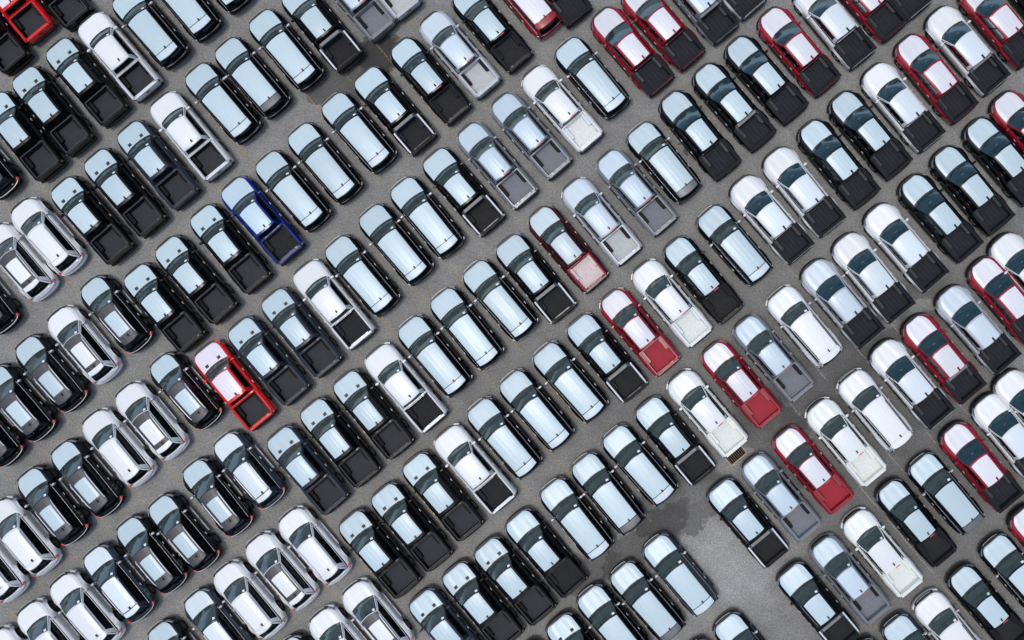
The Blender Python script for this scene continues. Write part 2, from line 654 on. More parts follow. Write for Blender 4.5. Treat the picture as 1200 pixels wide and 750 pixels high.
    def fl(s, x):
        return sum(s.flare * math.exp(-((x - xw) / 0.52) ** 4) for xw in s.wheels)

    def top_point(s, x, f, sg, lift=0.0):
        w = s.w(x)
        i = 0
        while i < len(TOPF) - 2 and f > TOPF[i + 1]:
            i += 1
        t = (f - TOPF[i]) / (TOPF[i + 1] - TOPF[i])
        crease = 1.0 if x > s.xc - 0.1 else 0.5
        dz = lerp(TOPZ[i], TOPZ[i + 1], t)
        if f < 0.6:
            dz *= crease
        return (x, sg * f * w, s.ztop(x) + dz + lift)

    def base_x(s, f):
        return s.xc - 0.16 + 0.15 * (1 - f * f)

    def stations(s):
        xs = {s.xf - 0.004, s.xf - 0.015, s.xf - 0.03, s.xf - 0.06, s.xf - 0.09, s.xf - 0.12, s.xf - 0.2, s.xf - 0.28,
              s.xt + 0.004, s.xt + 0.02, s.xt + 0.06, s.xt + 0.11, s.xc, s.xc - 0.02, s.xc - 0.2, s.bed1}
        if s.pickup:
            xs |= {s.bed0, s.bed0 + 0.02, s.bed0 + 0.06}
        for xw in s.wheels:
            ra = s.wheel_r + 0.075
            for a in range(0, 181, 18):
                xs.add(xw + math.cos(R(a)) * ra * 0.9995)
        x = s.xt + 0.3
        while x < s.xf - 0.3:
            if min(abs(x - q) for q in xs) > 0.06:
                xs.add(x)
            x += 0.13
        return sorted(xs, reverse=True)

    def add(s, path, mb, mat, angle=35):
        if isinstance(path, str):
            path = (path,)
        s.parts.append((path, mb.mesh(path[-1], mat, angle), mat))

    # a strip that follows the nose (or tail) outline
    def band(s, y0, y1, z0, z1, outw, thick, rear=False, n=12, lean=0.0):
        mb = MB()
        ys = [lerp(y0, y1, i / n) for i in range(n + 1)]
        fn = s.tail_x if rear else s.nose_x
        sg = -1 if rear else 1

        def pt(y, off):
            x = fn(y)
            e = 0.01
            dx = (fn(y + e) - fn(y - e)) / (2 * e)
            nx, ny = 1.0 * sg, -dx * sg
            ln = math.hypot(nx, ny)
            return (x + nx / ln * off, y + ny / ln * off)
        rows = []
        for y in ys:
            a, b = pt(y, outw), pt(y, outw - thick)
            c = pt(y, outw - lean)
            d = pt(y, outw - 0.015)
            zm = lerp(z0, z1, 0.75)
            rows.append([(*b, z0), (*d, z0), (*a, lerp(z0, z1, 0.2)), (*pt(y, outw - lean * 0.5), zm), (*c, z1), (*b, z1)])
        mb.grid(rows)
        mb.poly(rows[0])
        mb.poly(rows[-1], True)
        return mb

    # --- lower body, bonnet, bed
    def build_body(s):
        xs = s.stations()
        rings, kinds = [], []
        for x in xs:
            w, zt, z0, f = s.w(x), s.ztop(x), s.zbot(x), s.fl(x)
            half = []
            for tf in TOPF:
                half.append(s.top_point(x, tf, 1))
            za = half[-1][2]
            z0 = min(z0, za - 0.04)
            for (k, wo) in ((0.30, 0.012 + f * 0.6), (0.62, 0.02 + f), (0.86, 0.012 + f), (1.0, -0.02 + f * 0.9)):
                half.append((x, w + wo * min(1, w / s.W), lerp(za, z0, k)))
            ring = [(p[0], -p[1], p[2]) for p in half[:0:-1]] + half
            rings.append(ring)
        n = len(rings[0])
        mid = n // 2
        nt = len(TOPF) - 1
        body, hood = MB(), MB()
        body.v = [p for r in rings for p in r]
        hood.v = list(body.v)
        for i in range(len(xs) - 1):
            xa, xb = xs[i], xs[i + 1]
            xm = (xa + xb) / 2
            for j in range(n - 1):
                q = (i * n + j, i * n + j + 1, (i + 1) * n + j + 1, (i + 1) * n + j)
                k = min(abs(j - mid), abs(j + 1 - mid))      # inner top index
                fk = TOPF[k + 1] if k < nt else 9
                if s.xc - 0.02 < xm < s.xf - 0.09 and fk <= 0.95:
                    hood.f.append(q)
                elif s.pickup and s.bed1 < xm < s.bed0 and fk <= 0.86:
                    continue
                elif s.xrb + 0.02 < xm < s.xc - 0.2 and fk <= 0.86:
                    continue                                  # open under the cabin
                else:
                    body.f.append(q)
        body.f.append(tuple(range(n - 1, -1, -1)))
        body.f.append(tuple(range((len(xs) - 1) * n, len(xs) * n)))
        for mb in (body, hood):
            used = sorted({i for q in mb.f for i in q})
            mp = {o: k for k, o in enumerate(used)}
            mb.v = [mb.v[o] for o in used]
            mb.f = [tuple(mp[i] for i in q) for q in mb.f]
        s.add('body', body, 'PAINT', 30)
        s.add('hood', hood, 'PAINT', 30)
        # film over the bonnet
        fm = MB()
        fs = [f for f in TOPF if f < s.film_f] + [s.film_f]
        fs = [-f for f in fs[:0:-1]] + fs
        rows = []
        for i in range(23):
            t = (i / 22) ** 1.5
            row = []
            for f in fs:
                x = lerp(s.xf - 0.085, s.base_x(f) + 0.035, t)
                row.append(s.top_point(x, abs(f), -1 if f < 0 else 1, 0.006))
            rows.append(row)
        fm.grid(rows)
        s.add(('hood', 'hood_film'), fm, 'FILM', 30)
        # vents cut through the film
        if s.kind == 'V':
            for sg in (-1, 1):
                x0 = s.xc + 0.17
                vm = MB()
                y0, y1 = 0.31, 0.52
                zz = s.top_point(x0, 0.45, 1)[2]
                vm.box(x0 - 0.095, x0 + 0.095, sg * y0 if sg > 0 else -y1, y1 if sg > 0 else -y0, zz - 0.02, zz + 0.025, 0.012, 0.012)
                for q in range(0):
                    vm.box(x0 - 0.05 + q * 0.04, x0 - 0.035 + q * 0.04, (y0 if sg > 0 else -y1) + 0.025, (y1 if sg > 0 else -y0) - 0.025, zz + 0.03, zz + 0.042)
                s.add(('hood', 'hood_vent'), vm, 'trim_black')
        # cowl strip under the windscreen
        cm = MB()
        rows = []
        for dx, lift in ((0.032, 0.010), (0.01, 0.014), (-0.04, 0.012)):
            row = []
            for i in range(17):
                f = -0.95 + 1.9 * i / 16
                x = s.base_x(f) + dx
                y = f * s.front_pt(1, 0)[1]
                row.append((x, y, s.top_point(x, min(0.97, abs(y) / s.w(x)), 1)[2] + lift))
            rows.append(row)
        cm.grid(rows)
        s.add('cowl', cm, 'trim_black')
        # underbody
        um = MB()
        um.box(s.xt + 0.25, s.xf - 0.3, -0.62, 0.62, 0.24, 0.62, 0.03, 0.03)
        s.add('underbody', um, 'trim_black')

    def build_bed(s, liner='liner', ribs=False, rail_mat='black_plastic', floor='liner'):
        yi0 = s.bed_f * s.W - 0.01
        zr, zf = s.rail - 0.028, 0.70
        x0, x1 = s.bed0, s.bed1
        wall = MB()
        # inner walls, a little tapered, with a turned-in lip on top
        loops = []
        for (ins, z) in ((-0.045, zr + 0.018), (0.012, zr + 0.018), (0.02, zr - 0.03), (0.05, zf + 0.02)):
            loops.append([(x0 - ins, yi0 - ins, z), (x1 + ins, yi0 - ins, z), (x1 + ins, -yi0 + ins, z), (x0 - ins, -yi0 + ins, z), (x0 - ins, yi0 - ins, z)])
        wall.grid(loops)
        s.add('bed_liner', wall, liner)
        fm = MB()
        a, b, y = x1 + 0.05, x0 - 0.05, yi0 - 0.05
        prof = []
        nr = 11 if ribs else (1 if s.kind in 'VW' else 6)
        p = 2 * y / nr
        dz = (0.018 if s.kind == 'F' else 0.034) if ribs else 0.014
        for i in range(nr):
            ya = -y + i * p
            for (u, h) in ((0.0, 0), (0.30, 0), (0.40, 1), (0.90, 1)) if ribs else ((0.0, 0), (0.10, 0), (0.16, 1), (0.94, 1)):
                prof.append((ya + u * p, zf + h * dz))
        prof.append((y, zf))
        fm.grid([[(x, py, pz) for (py, pz) in prof] for x in (a, (a + b) / 2, b)])
        s.add('bed_floor', fm, floor, 20)
        xw = s.wheels[1]
        for sg in (-1, 1):
            hm = MB()
            ol = []
            for i in range(16):
                t = 2 * math.pi * i / 16
                cx, cy = math.cos(t), math.sin(t)
                ol.append((xw + 0.12 + 0.40 * math.copysign(abs(cx) ** 0.45, cx), sg * (yi0 - 0.10) + 0.115 * math.copysign(abs(cy) ** 0.45, cy)))
            hm.slab(ol, zf, zf + 0.22, 0.03)
            s.add('wheel_housing', hm, 'HOUSING' if s.kind == 'F' else ('housing_grey' if s.kind == 'E' else liner))
            rm = MB()
            rows = []
            for i in range(9):
                x = lerp(x0 - 0.03, x1 - 0.06, i / 8)
                yo = s.w(x) * (0.93 if s.kind != 'E' else 0.985)
                rows.append([(x, sg * (yi0 + 0.035), s.rail - 0.028), (x, sg * (yi0 + 0.045), s.rail + 0.008),
                             (x, sg * (yo - 0.01), s.rail - 0.012), (x, sg * (yo + 0.012), s.rail - 0.095)])
            rm.grid(rows)
            s.add('bed_rail', rm, rail_mat)
        if s.kind in 'VW':
            lp = MB()
            e = 0.01
            c = [(x0 + e, yi0 + e), (x1 - e, yi0 + e), (x1 - e, -yi0 - e), (x0 + e, -yi0 - e), (x0 + e, yi0 + e)]
            for (ax_, ay_), (bx_, by_) in zip(c, c[1:]):
                lp.tube([(ax_, ay_, zr + 0.024), (bx_, by_, zr + 0.024)], 0.016, 5)
            s.add('bed_lip', lp, 'LIP')
        tm = MB()
        yt = s.W * 0.80
        tm.box(s.xt - 0.012, s.bed1 - 0.05, -yt, yt, 0.62, s.rail + 0.012, 0.012, 0.012)
        s.add('tailgate', tm, 'PAINT')
        cap = MB()
        if s.kind == 'E':
            cap.box(s.xt + 0.006, s.bed1 + 0.01, -s.W * 0.97, s.W * 0.97, s.rail + 0.006, s.rail + 0.024, 0.01, 0.01)
        else:
            cap.box(s.xt + 0.004, s.bed1 - 0.065, -yt + 0.03, yt - 0.03, s.rail + 0.010, s.rail + 0.022, 0.01, 0.01)
        s.add(('tailgate', 'tailgate_cap'), cap, rail_mat if rail_mat != 'rail_chrome' else 'black_plastic')
        hd = MB()
        hd.box(s.xt - 0.035, s.xt - 0.010, -0.13, 0.13, 0.92, 1.0, 0.004, 0.01)
        s.add(('tailgate', 'handle'), hd, 'trim_black')

    # --- cabin
    def roof_z(s, x, f):
        xm = (s.xrf + s.xrr) / 2
        hl = (s.xrf - s.xrr) / 2
        u = (x - xm) / hl
        z = s.roof - 0.075 + 0.075 * (1 - abs(f) ** 2.8) - 0.035 * u * u
        if abs(f) < 0.72 and s.rib:
            z += s.rib * math.cos(f * math.pi * 2 * 2.8) * (1 - max(0, abs(u) - 0.75) / 0.35)
        return z

    def roof_pt(s, u, f, lift=0.0):
        """u 0 front .. 1 rear, f -1..1"""
        bow_f, bow_r = 0.10 * (1 - f * f), 0.05 * (1 - f * f)
        x = lerp(s.xrf - 0.08 + bow_f, s.xrr + 0.02 - bow_r, u)
        wr = lerp(s.wr, s.wr * (0.96 if s.pickup else 0.93), u)
        return (x, f * wr, s.roof_z(x, f) + lift)

    def side_pt(s, u, v, sg):
        """u 0 front .. 1 rear along the side, v 0 belt .. 1 roof"""
        xb = lerp(s.xc - 0.16, s.xrb + (0.03 if s.pickup else 0.10), u)
        wb = s.wb * lerp(0.985, 0.97 if s.pickup else 0.94, u) + 0.02 * math.sin(math.pi * u)
        rx, ry, rz = s.roof_pt(u, 1.0)
        x = lerp(xb, rx, v)
        y = lerp(wb, abs(ry), v) + 0.028 * math.sin(math.pi * v)
        z = lerp(lerp(s.hood1 - 0.045, s.belt - 0.05, min(1, u * 4)), rz, v)
        return (x, sg * y, z)

    def front_pt(s, f, v):
        a = s.side_pt(0, v, 1)
        rx, ry, rz = s.roof_pt(0, f)
        xb = s.base_x(f)
        zb = s.hood1 - 0.045 + 0.03 * (1 - f * f)
        return (lerp(xb, rx, v) + 0.03 * math.sin(math.pi * v), f * a[1], lerp(zb, rz, v) + 0.015 * math.sin(math.pi * v))

    def rear_pt(s, f, v):
        a = s.side_pt(1, v, 1)
        rx, ry, rz = s.roof_pt(1, f)
        xb = a[0] if False else s.xrb + (0.03 if s.pickup else 0.10) - (0.03 if s.pickup else 0.10) * (1 - f * f)
        return (lerp(xb, rx, v) - (0.0 if s.pickup else 0.05) * math.sin(math.pi * v), f * a[1], lerp(s.belt - 0.05, rz, v))

    def panel(s, frame, fn, ub, vb, holes, sub=3):
        """split the patch fn(u, v) into cells at ub x vb; cells listed in holes become their own meshes"""
        glass = {}
        for i in range(len(ub) - 1):
            for j in range(len(vb) - 1):
                n = max(1, int(sub * (ub[i + 1] - ub[i]) / (ub[-1] - ub[0]) * 3))
                mcount = 1 if vb[j + 1] - vb[j] < 0.2 else 4
                rows = [[fn(lerp(ub[i], ub[i + 1], a / n), lerp(vb[j], vb[j + 1], b / mcount)) for b in range(mcount + 1)] for a in range(n + 1)]
                if (i, j) in holes:
                    g = MB()
                    g.grid(rows)
                    glass[(i, j)] = g
                else:
                    frame.grid(rows)
        return glass

    def build_cabin(s, roof_mat='PAINT', film=(0.03, 0.965, 0.86), frame_mat='PAINT', rails=None):
        frame = MB()
        g = s.panel(frame, s.front_pt, (-1, -0.955, 0.955, 1), (0, 0.02, 0.96, 1), {(1, 1)}, sub=5)
        s.add('windshield', g[(1, 1)], s.glass_tint, 60)
        g = s.panel(frame, s.rear_pt, (-1, -0.86, 0.86, 1), (0, 0.22 if s.pickup else 0.12, 0.88, 1), {(1, 1)}, sub=5)
        s.add('rear_window', g[(1, 1)], 'glass_dark', 60)
        if s.pickup:
            ub, hol = (0, 0.07, 0.47, 0.52, 0.90, 1), {(1, 1), (3, 1)}
        elif s.kind == 'A':
            ub, hol = (0, 0.05, 0.31, 0.34, 0.62, 0.65, 0.93, 1), {(1, 1), (3, 1), (5, 1)}
        else:
            ub, hol = (0, 0.06, 0.38, 0.41, 0.72, 0.745, 0.90, 1), {(1, 1), (3, 1), (5, 1)}
        for sg in (-1, 1):
            pil = {(i, 1) for i in range(2, len(ub) - 2) if (i, 1) not in hol}
            g = s.panel(frame, lambda u, v: s.side_pt(u, v, sg), ub, (0, 0.12, 0.86, 1), hol | pil)
            for k in sorted(g):
                if k in pil:
                    s.add('window_pillar', g[k], 'trim_black', 60)
                else:
                    s.add('side_window', g[k], 'glass_dark', 60)
        s.add('cabin_frame', frame, frame_mat, 30)
        # roof skin
        rm = MB()
        fs = [-1, -0.97, -0.92, -0.84] + [-0.8 + 0.05 * i for i in range(33)] + [0.84, 0.92, 0.97, 1]
        us = [0, 0.03, 0.08, 0.16, 0.3, 0.5, 0.7, 0.84, 0.92, 0.97, 1]
        rm.grid([[s.roof_pt(u, f) for f in fs] for u in us])
        s.add('roof', rm, roof_mat, 30)
        u0, u1, fe = film
        fm = MB()
        ff = [f for f in fs if abs(f) <= fe]
        ff = [-fe] + [f for f in ff if abs(f) < fe - 0.01] + [fe]
        uu = [u0] + [u for u in us if u0 + 0.01 < u < u1 - 0.01] + [u1]
        fm.grid([[s.roof_pt(u, f, 0.006) for f in ff] for u in uu])
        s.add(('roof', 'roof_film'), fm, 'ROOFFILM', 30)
        # aerial
        am = MB()
        if s.kind == 'E':
            x, y, z = s.roof_pt(0.915, -0.22)
            am.box(x - 0.16, x + 0.11, y - 0.062, y + 0.062, z - 0.02, z + 0.014, 0.01, 0.01)
            am.box(x - 0.08, x + 0.06, y - 0.02, y + 0.02, z + 0.01, z + 0.06, 0.03, 0.012)
            s.add(('roof', 'aerial'), am, 'TAB')
        else:
            x, y, z = s.roof_pt(0.86 if s.pickup else 0.875, -0.14)
            am.box(x - 0.095, x + 0.085, y - 0.048, y + 0.048, z - 0.01, z + 0.085, 0.03, 0.018)
            s.add(('roof', 'aerial'), am, 'trim_black')
        if rails:
            for sg in (-1, 1):
                tm = MB()
                pts = []
                for i in range(11):
                    u = 0.10 + 0.82 * i / 10
                    p = s.roof_pt(u, sg * 0.955)
                    lift = 0.055 if 0 < i < 10 else 0.0
                    pts.append((p[0], p[1], p[2] + lift))
                tm.tube(pts, 0.03 if s.kind == 'X' else 0.02)
                s.add('roof_rail', tm, rails)
        # drip moulding / window-line trim along each side
        for sg in (-1, 1):
            tm = MB()
            tm.tube([tuple(c + (0, sg * 0.012, 0)[k] for k, c in enumerate(s.side_pt(u, 0.095, sg))) for u in [0.04 + 0.92 * i / 10 for i in range(11)]], 0.009, 5)
            s.add('window_trim', tm, 'chrome' if s.kind in 'XA' else 'trim_black')
        # inside
        im = MB()
        im.box(s.xrb + 0.08, s.xc - 0.10, -s.wb + 0.10, s.wb - 0.10, 0.55, 0.62)
        im.box(s.xrb + 0.06, s.xc - 0.15, -s.wb + 0.02, -s.wb + 0.12, 0.55, s.belt - 0.04)
        im.box(s.xrb + 0.06, s.xc - 0.15, s.wb - 0.12, s.wb - 0.02, 0.55, s.belt - 0.04)
        s.add('cabin_floor', im, 'cabin_floor')
        dm = MB()
        dm.grid([[(s.xc - 0.14 + 0.10 * (1 - f * f), f * s.wb * 0.86, s.belt - 0.10) for f in (-1, -.6, -.2, .2, .6, 1)],
                 [(s.xc - 0.40 + 0.04 * (1 - f * f), f * s.wb * 0.86, s.belt - 0.045 + (0.05 if f == -0.6 else 0)) for f in (-1, -.6, -.2, .2, .6, 1)],
                 [(s.xc - 0.60, f * s.wb * 0.86, s.belt - 0.09) for f in (-1, -.6, -.2, .2, .6, 1)],
                 [(s.xc - 0.66, f * s.wb * 0.86, 0.62) for f in (-1, -.6, -.2, .2, .6, 1)]])
        s.add('dashboard', dm, 'dash')
        wm = MB()
        cx, cy, cz = s.xc - 0.80, -0.36, s.belt - 0.03
        ring = [(cx + 0.07 * math.sin(R(a)), cy + 0.18 * math.cos(R(a)), cz + 0.165 * math.sin(R(a))) for a in range(0, 361, 30)]
        wm.tube(ring, 0.022, 5)
        wm.tube([(cx, cy - 0.16, cz), (cx, cy + 0.16, cz)], 0.025, 5)
        s.add('steering_wheel', wm, 'trim_black')
        for sg in (-1, 1):
            sm = MB()
            xs = s.xc - 1.15
            sm.box(xs - 0.05, xs + 0.30, sg * 0.36 - 0.24, sg * 0.36 + 0.24, 0.62, 0.86, 0.03, 0.04)
            sm.grid([[(xs - 0.05 - 0.02 * k, sg * 0.36 - 0.22 + 0.02 * k, 0.80 + 0.20 * k) for k in range(4)],
                     [(xs + 0.07 - 0.03 * k, sg * 0.36, 0.80 + 0.20 * k) for k in range(4)],
                     [(xs - 0.05 - 0.02 * k, sg * 0.36 + 0.22 - 0.02 * k, 0.80 + 0.20 * k) for k in range(4)]])
            s.add('seat', sm, 'seat_cloth')
        # sticker or mirror behind the glass, wipers
        km = MB()
        if s.kind == 'E':
            x, y, z = s.front_pt(0.02, 0.62)
            km.box(x - 0.02, x + 0.02, y - 0.10, y + 0.10, z - 0.05, z + 0.0, 0.004, 0.02)
            s.add('inner_mirror', km, 'bar_grey')
        else:
            c = [s.front_pt(f, v) for f, v in ((-0.82, 0.80), (-0.62, 0.80), (-0.62, 0.93), (-0.82, 0.93))]
            km.poly([(p[0] + 0.006, p[1], p[2] + 0.012) for p in c])
            s.add('windshield_sticker', km, 'sticker_green' if s.kind == 'F' else 'sticker')
        for (f0, f1) in ((-0.75, -0.05), (0.05, 0.72)):
            wp = MB()
            pts = []
            for i in range(5):
                t = i / 4
                p = s.front_pt(lerp(f0, f1, t), lerp(0.06, 0.17, t))
                pts.append((p[0] + 0.012, p[1], p[2] + 0.016))
            wp.tube(pts, 0.010, 4)
            s.add('wiper', wp, 'trim_black')
        for sg in (-1, 1):
            mm = MB()
            p = s.side_pt(0.07, 0.12, sg)
            ol = []
            for i in range(10):
                t = 2 * math.pi * i / 10
                ol.append((p[0] - 0.02 + 0.07 * math.cos(t), p[1] + sg * 0.20 + 0.115 * math.sin(t)))
            mm.slab(ol, p[2] - 0.05, p[2] + 0.13, 0.03)
            mm.tube([(p[0], p[1] - sg * 0.02, p[2]), (p[0] - 0.01, p[1] + sg * 0.14, p[2] + 0.03)], 0.03, 5)
            s.add('side_mirror', mm, 'satin' if s.kind in 'XA' else 'PAINT')

    # --- ends, wheels, trim
    def build_trim(s):
        W = s.W
        dark = s.kind in 'EF'
        s.add('front_bumper', s.band(-0.90 * W, 0.90 * W, 0.36, 0.66, 0.105, 0.24, n=20, lean=0.02), 'PAINT' if not dark else 'BUMPER')
        gr = s.band(-0.66 * W, 0.66 * W, 0.62, 0.95, 0.075, 0.16, n=14, lean=0.03)
        s.add('grille', gr, 'trim_black')
        for z in (0.68, 0.76, 0.84):
            s.add(('grille', 'grille_bar'), s.band(-0.52 * W, 0.52 * W, z, z + 0.03, 0.085, 0.03, n=10), 'satin' if s.kind in 'XA' and z > 0.8 else 'black_plastic')
        for sg in (-1, 1):
            s.add('headlight', s.band(sg * 0.64 * W, sg * 0.965 * W, 0.78, 0.93, 0.022, 0.08, n=8, lean=0.04), 'head_lens')
            # lamp surround shows black from above
            s.add('fog_light', s.band(sg * 0.66 * W, sg * 0.80 * W, 0.46, 0.56, 0.085, 0.05, n=4), 'trim_black')
        s.add('rear_bumper', s.band(-0.92 * W, 0.92 * W, 0.40, 0.62, 0.10 if s.pickup else 0.06, 0.2, rear=True, n=16), 'black_plastic' if s.pickup else 'PAINT')
        for sg in (-1, 1):
            if s.pickup:
                s.add('taillight', s.band(sg * 0.86 * W, sg * 0.97 * W, 0.80, 1.06, 0.02, 0.06, rear=True, n=6), 'tail_smoked')
            elif s.kind == 'A':
                s.add('taillight', s.band(sg * 0.80 * W, sg * 0.975 * W, 0.84, 0.96, 0.02, 0.08, rear=True, n=8), 'tail_smoked')
            else:
                s.add('taillight', s.band(sg * 0.82 * W, sg * 0.965 * W, 0.78, 1.0, 0.014, 0.08, rear=True, n=8), 'tail_red')
        for sg in (-1, 1):
            rb = MB()
            rb.box(s.wheels[1] + 0.55, s.wheels[0] - 0.52, sg * (W - 0.01) - 0.09, sg * (W - 0.01) + 0.09, 0.36, 0.42, 0.03, 0.01)  # board made extra wide to deepen the shade in the gaps between cars
            s.add('running_board', rb, 'rail_silver' if s.kind in 'X' else 'black_plastic')
            for k in (0.42, 0.80):
                hx = lerp(s.xc - 0.2, s.xrb if s.pickup else s.xrb + 0.9, k)
                hm = MB()
                hy = s.w(hx) + 0.02
                hm.box(hx - 0.085, hx + 0.085, sg * hy - 0.02, sg * hy + 0.02, 0.90, 0.925, 0.015, 0.008)
                s.add('door_handle', hm, 'satin')
        # shared wheel shape, one copy at each corner
        ty, rim = MB(), MB()
        r = s.wheel_r
        prof = ((0.62, -0.11), (0.86, -0.125), (0.97, -0.10), (1.0, -0.05), (1.0, 0.05), (0.97, 0.10), (0.86, 0.125), (0.62, 0.11))
        ty.grid([[(math.cos(2 * math.pi * i / 24) * r * q, y, math.sin(2 * math.pi * i / 24) * r * q) for (q, y) in prof] for i in range(25)])
        rr = r * 0.62
        rim.grid([[(math.cos(2 * math.pi * i / 20) * rr * q, y, math.sin(2 * math.pi * i / 20) * rr * q) for (q, y) in ((1.0, 0.105), (0.93, 0.105), (0.88, 0.05), (0.2, 0.03))] for i in range(21)])
        for k in range(6):
            a = 2 * math.pi * k / 6
            c, d = math.cos(a), math.sin(a)
            w = 0.035
            rim.grid([[(c * q * rr - d * t, y, d * q * rr + c * t) for (t, y) in ((-w, 0.05), (-w * 0.7, 0.10), (w * 0.7, 0.10), (w, 0.05))] for q in (0.08, 0.5, 0.92)])
        rim.poly([(math.cos(2 * math.pi * i / 10) * 0.05, 0.11, math.sin(2 * math.pi * i / 10) * 0.05) for i in range(10)])
        s.tyre_mesh = ty.mesh('wheel', 'tyre', 40)
        s.rim_mesh = rim.mesh('rim', 'rim', 30)


def make_shape(kind, opt):
    s = Car(kind)
    s.build_body()
    if kind in 'VW':
        s.build_cabin(film=(0.02, 0.90, 0.84))
        s.build_bed(liner='liner_deep', rail_mat='PAINT', floor='bed_floor_grey')
    elif kind == 'R':
        s.build_cabin(film=(0.02, 0.93, 0.86))
        s.build_bed(ribs=True, rail_mat='rail_chrome' if 'n' not in opt else 'PAINT', floor='liner_rib')
    elif kind == 'F':
        s.build_cabin(film=(0.02, 0.95, 0.88))
        fl = {'w': 'bed_pink', 's': 'bed_white'}.get(opt, 'BEDFILM')
        s.build_bed(liner='BEDLINER', ribs=True, rail_mat='PAINT', floor=fl)
    elif kind == 'E':
        s.build_cabin(film=(0.04, 0.985, 0.84))
        s.build_bed(rail_mat='black_plastic')
    elif kind == 'A':
        s.build_cabin(film=(0.02, 0.885, 0.90), rails='black_plastic')
    elif kind == 'X':
        if 'p' in opt:
            s.build_cabin(roof_mat='roof_dark', film=(0.22, 0.80, 0.70), rails='rail_silver')
        else:
            s.build_cabin(film=(0.04, 0.90, 0.86), rails='rail_silver')
    if kind == 'R' and 'n' not in opt or 'b' in opt:
        bm = MB()
        y = s.W * 0.79
        x = s.bed0 + 0.0
        bm.box(x - 0.10, x + 0.10, -y + 0.08, y - 0.08, 1.44, 1.54, 0.02, 0.04)
        for sg in (-1, 1):
            bm.grid([[(x + dx - sw, sg * (yy + o), z) for (dx, o) in ((-0.10, -0.03), (-0.10, 0.03), (0.09, 0.03), (0.09, -0.03), (-0.10, -0.03))] for (yy, z, sw) in ((y - 0.10, 1.50, 0), (y - 0.04, 1.40, 0.02), (y - 0.01, s.rail + 0.01, 0.12))])
        s.add('sport_bar', bm, 'bar_grey')
    if kind == 'F':
        lb = MB()
        x, y, z = s.roof_pt(0.985, -0.25)
        lb.box(x - 0.05, x + 0.0, y - 0.20, y + 0.12, z + 0.004, z + 0.012, 0.005, 0.005)
        s.add(('roof', 'red_label'), lb, 'label_red')
    if kind in 'AX':
        ht = MB()  # bright tube added as the sky's glint on the tail's belt line
        ht.tube([(s.tail_x(y_) - 0.01, y_, s.belt - 0.10 - 0.02 * abs(y_)) for y_ in [s.W * (-0.93 + 1.86 * i / 20) for i in range(21)]], 0.022, 5)
        s.add('tail_belt_glint', ht, 'chrome')
        sp = MB()
        rows = []
        u0 = 0.90 if kind == 'A' else 0.925
        for (du, dz, dx) in ((u0, 0.012, 0), (0.96, 0.022, 0), (1.0, 0.020, -0.10), (1.0, -0.02, -0.13), (1.0, -0.03, 0.0)):
            row = []
            for i in range(13):
                f = -0.92 + 1.84 * i / 12
                p = s.roof_pt(du, f, dz)
                row.append((p[0] + dx * (1 - 0.4 * f * f), p[1], p[2]))
            rows.append(row)
        sp.grid(rows)
        s.add('spoiler', sp, 'SPOILER')
    if kind == 'X' and 'p' in opt:
        for k in range(4):
            sl = MB()
            p = s.roof_pt(0.865, -0.42 + 0.28 * k)
            sl.box(p[0] - 0.055, p[0] + 0.055, p[1] - 0.028, p[1] + 0.028, p[2] - 0.005, p[2] + 0.010, 0.008, 0.008)
            s.add(('roof', 'roof_slot'), sl, 'trim_black')
    s.build_trim()
    return s


SHAPES, TREES = {}, {}
BED_FILM = {'grey': 'bed_grey', 'silver': 'bed_pale', 'black': 'liner_rib', 'red': 'bed_red', 'maroon': 'bed_pink', 'white': 'bed_white', 'cream': 'bed_white'}


def resolve(mat, kind, colour, opt):
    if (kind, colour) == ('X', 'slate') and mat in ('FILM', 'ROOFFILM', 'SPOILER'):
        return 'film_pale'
    if mat == 'PAINT':
        return 'paint_' + colour
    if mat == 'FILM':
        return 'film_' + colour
    if mat == 'TAB':
        return 'paint_' + colour if colour.startswith('red') else 'trim_black'
    if mat == 'BUMPER':
        return 'paint_' + colour if kind == 'F' else 'black_plastic'
    if mat == 'BEDFILM':
        return BED_FILM[colour]
    if mat == 'BEDLINER':
        return 'liner' if colour == 'black' else ('bed_red' if colour == 'maroon' else 'paint_' + colour)
    if mat == 'LIP':
        return 'lip_grey' if colour in ('black', 'slate') else 'paint_' + colour
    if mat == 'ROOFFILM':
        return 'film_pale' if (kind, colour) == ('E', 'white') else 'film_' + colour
    if mat == 'HOUSING':
        return {'white': 'spoiler_film', 'cream': 'paint_cream', 'red': 'paint_red', 'maroon': 'bed_pink'}.get(colour, 'black_plastic')
    if mat == 'SPOILER':
        if 'd' in opt:
            return 'spoiler_dark'
        if 'p' in opt:
            return 'roof_dark' if colour != 'white' else 'film_white'
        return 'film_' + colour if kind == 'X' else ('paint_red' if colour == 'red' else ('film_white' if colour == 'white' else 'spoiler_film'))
    return mat


def make_tree(kind, colour, opt):
    """the first vehicle of a kind and colour, with its parts and sub-parts; not yet placed"""
    shape_key = (kind, opt)
    if shape_key not in SHAPES:
        SHAPES[shape_key] = make_shape(kind, opt)
    s = SHAPES[shape_key]
    key = (kind, colour, opt)
    if key not in TREES:
        entries = []
        for path, me, mat in s.parts:
            rm = resolve(mat, kind, colour, opt)
            if rm != mat:
                me = me.copy()
                me.materials[0] = MATS[rm]
            entries.append((path, me))
        TREES[key] = entries
    return s, TREES[key]


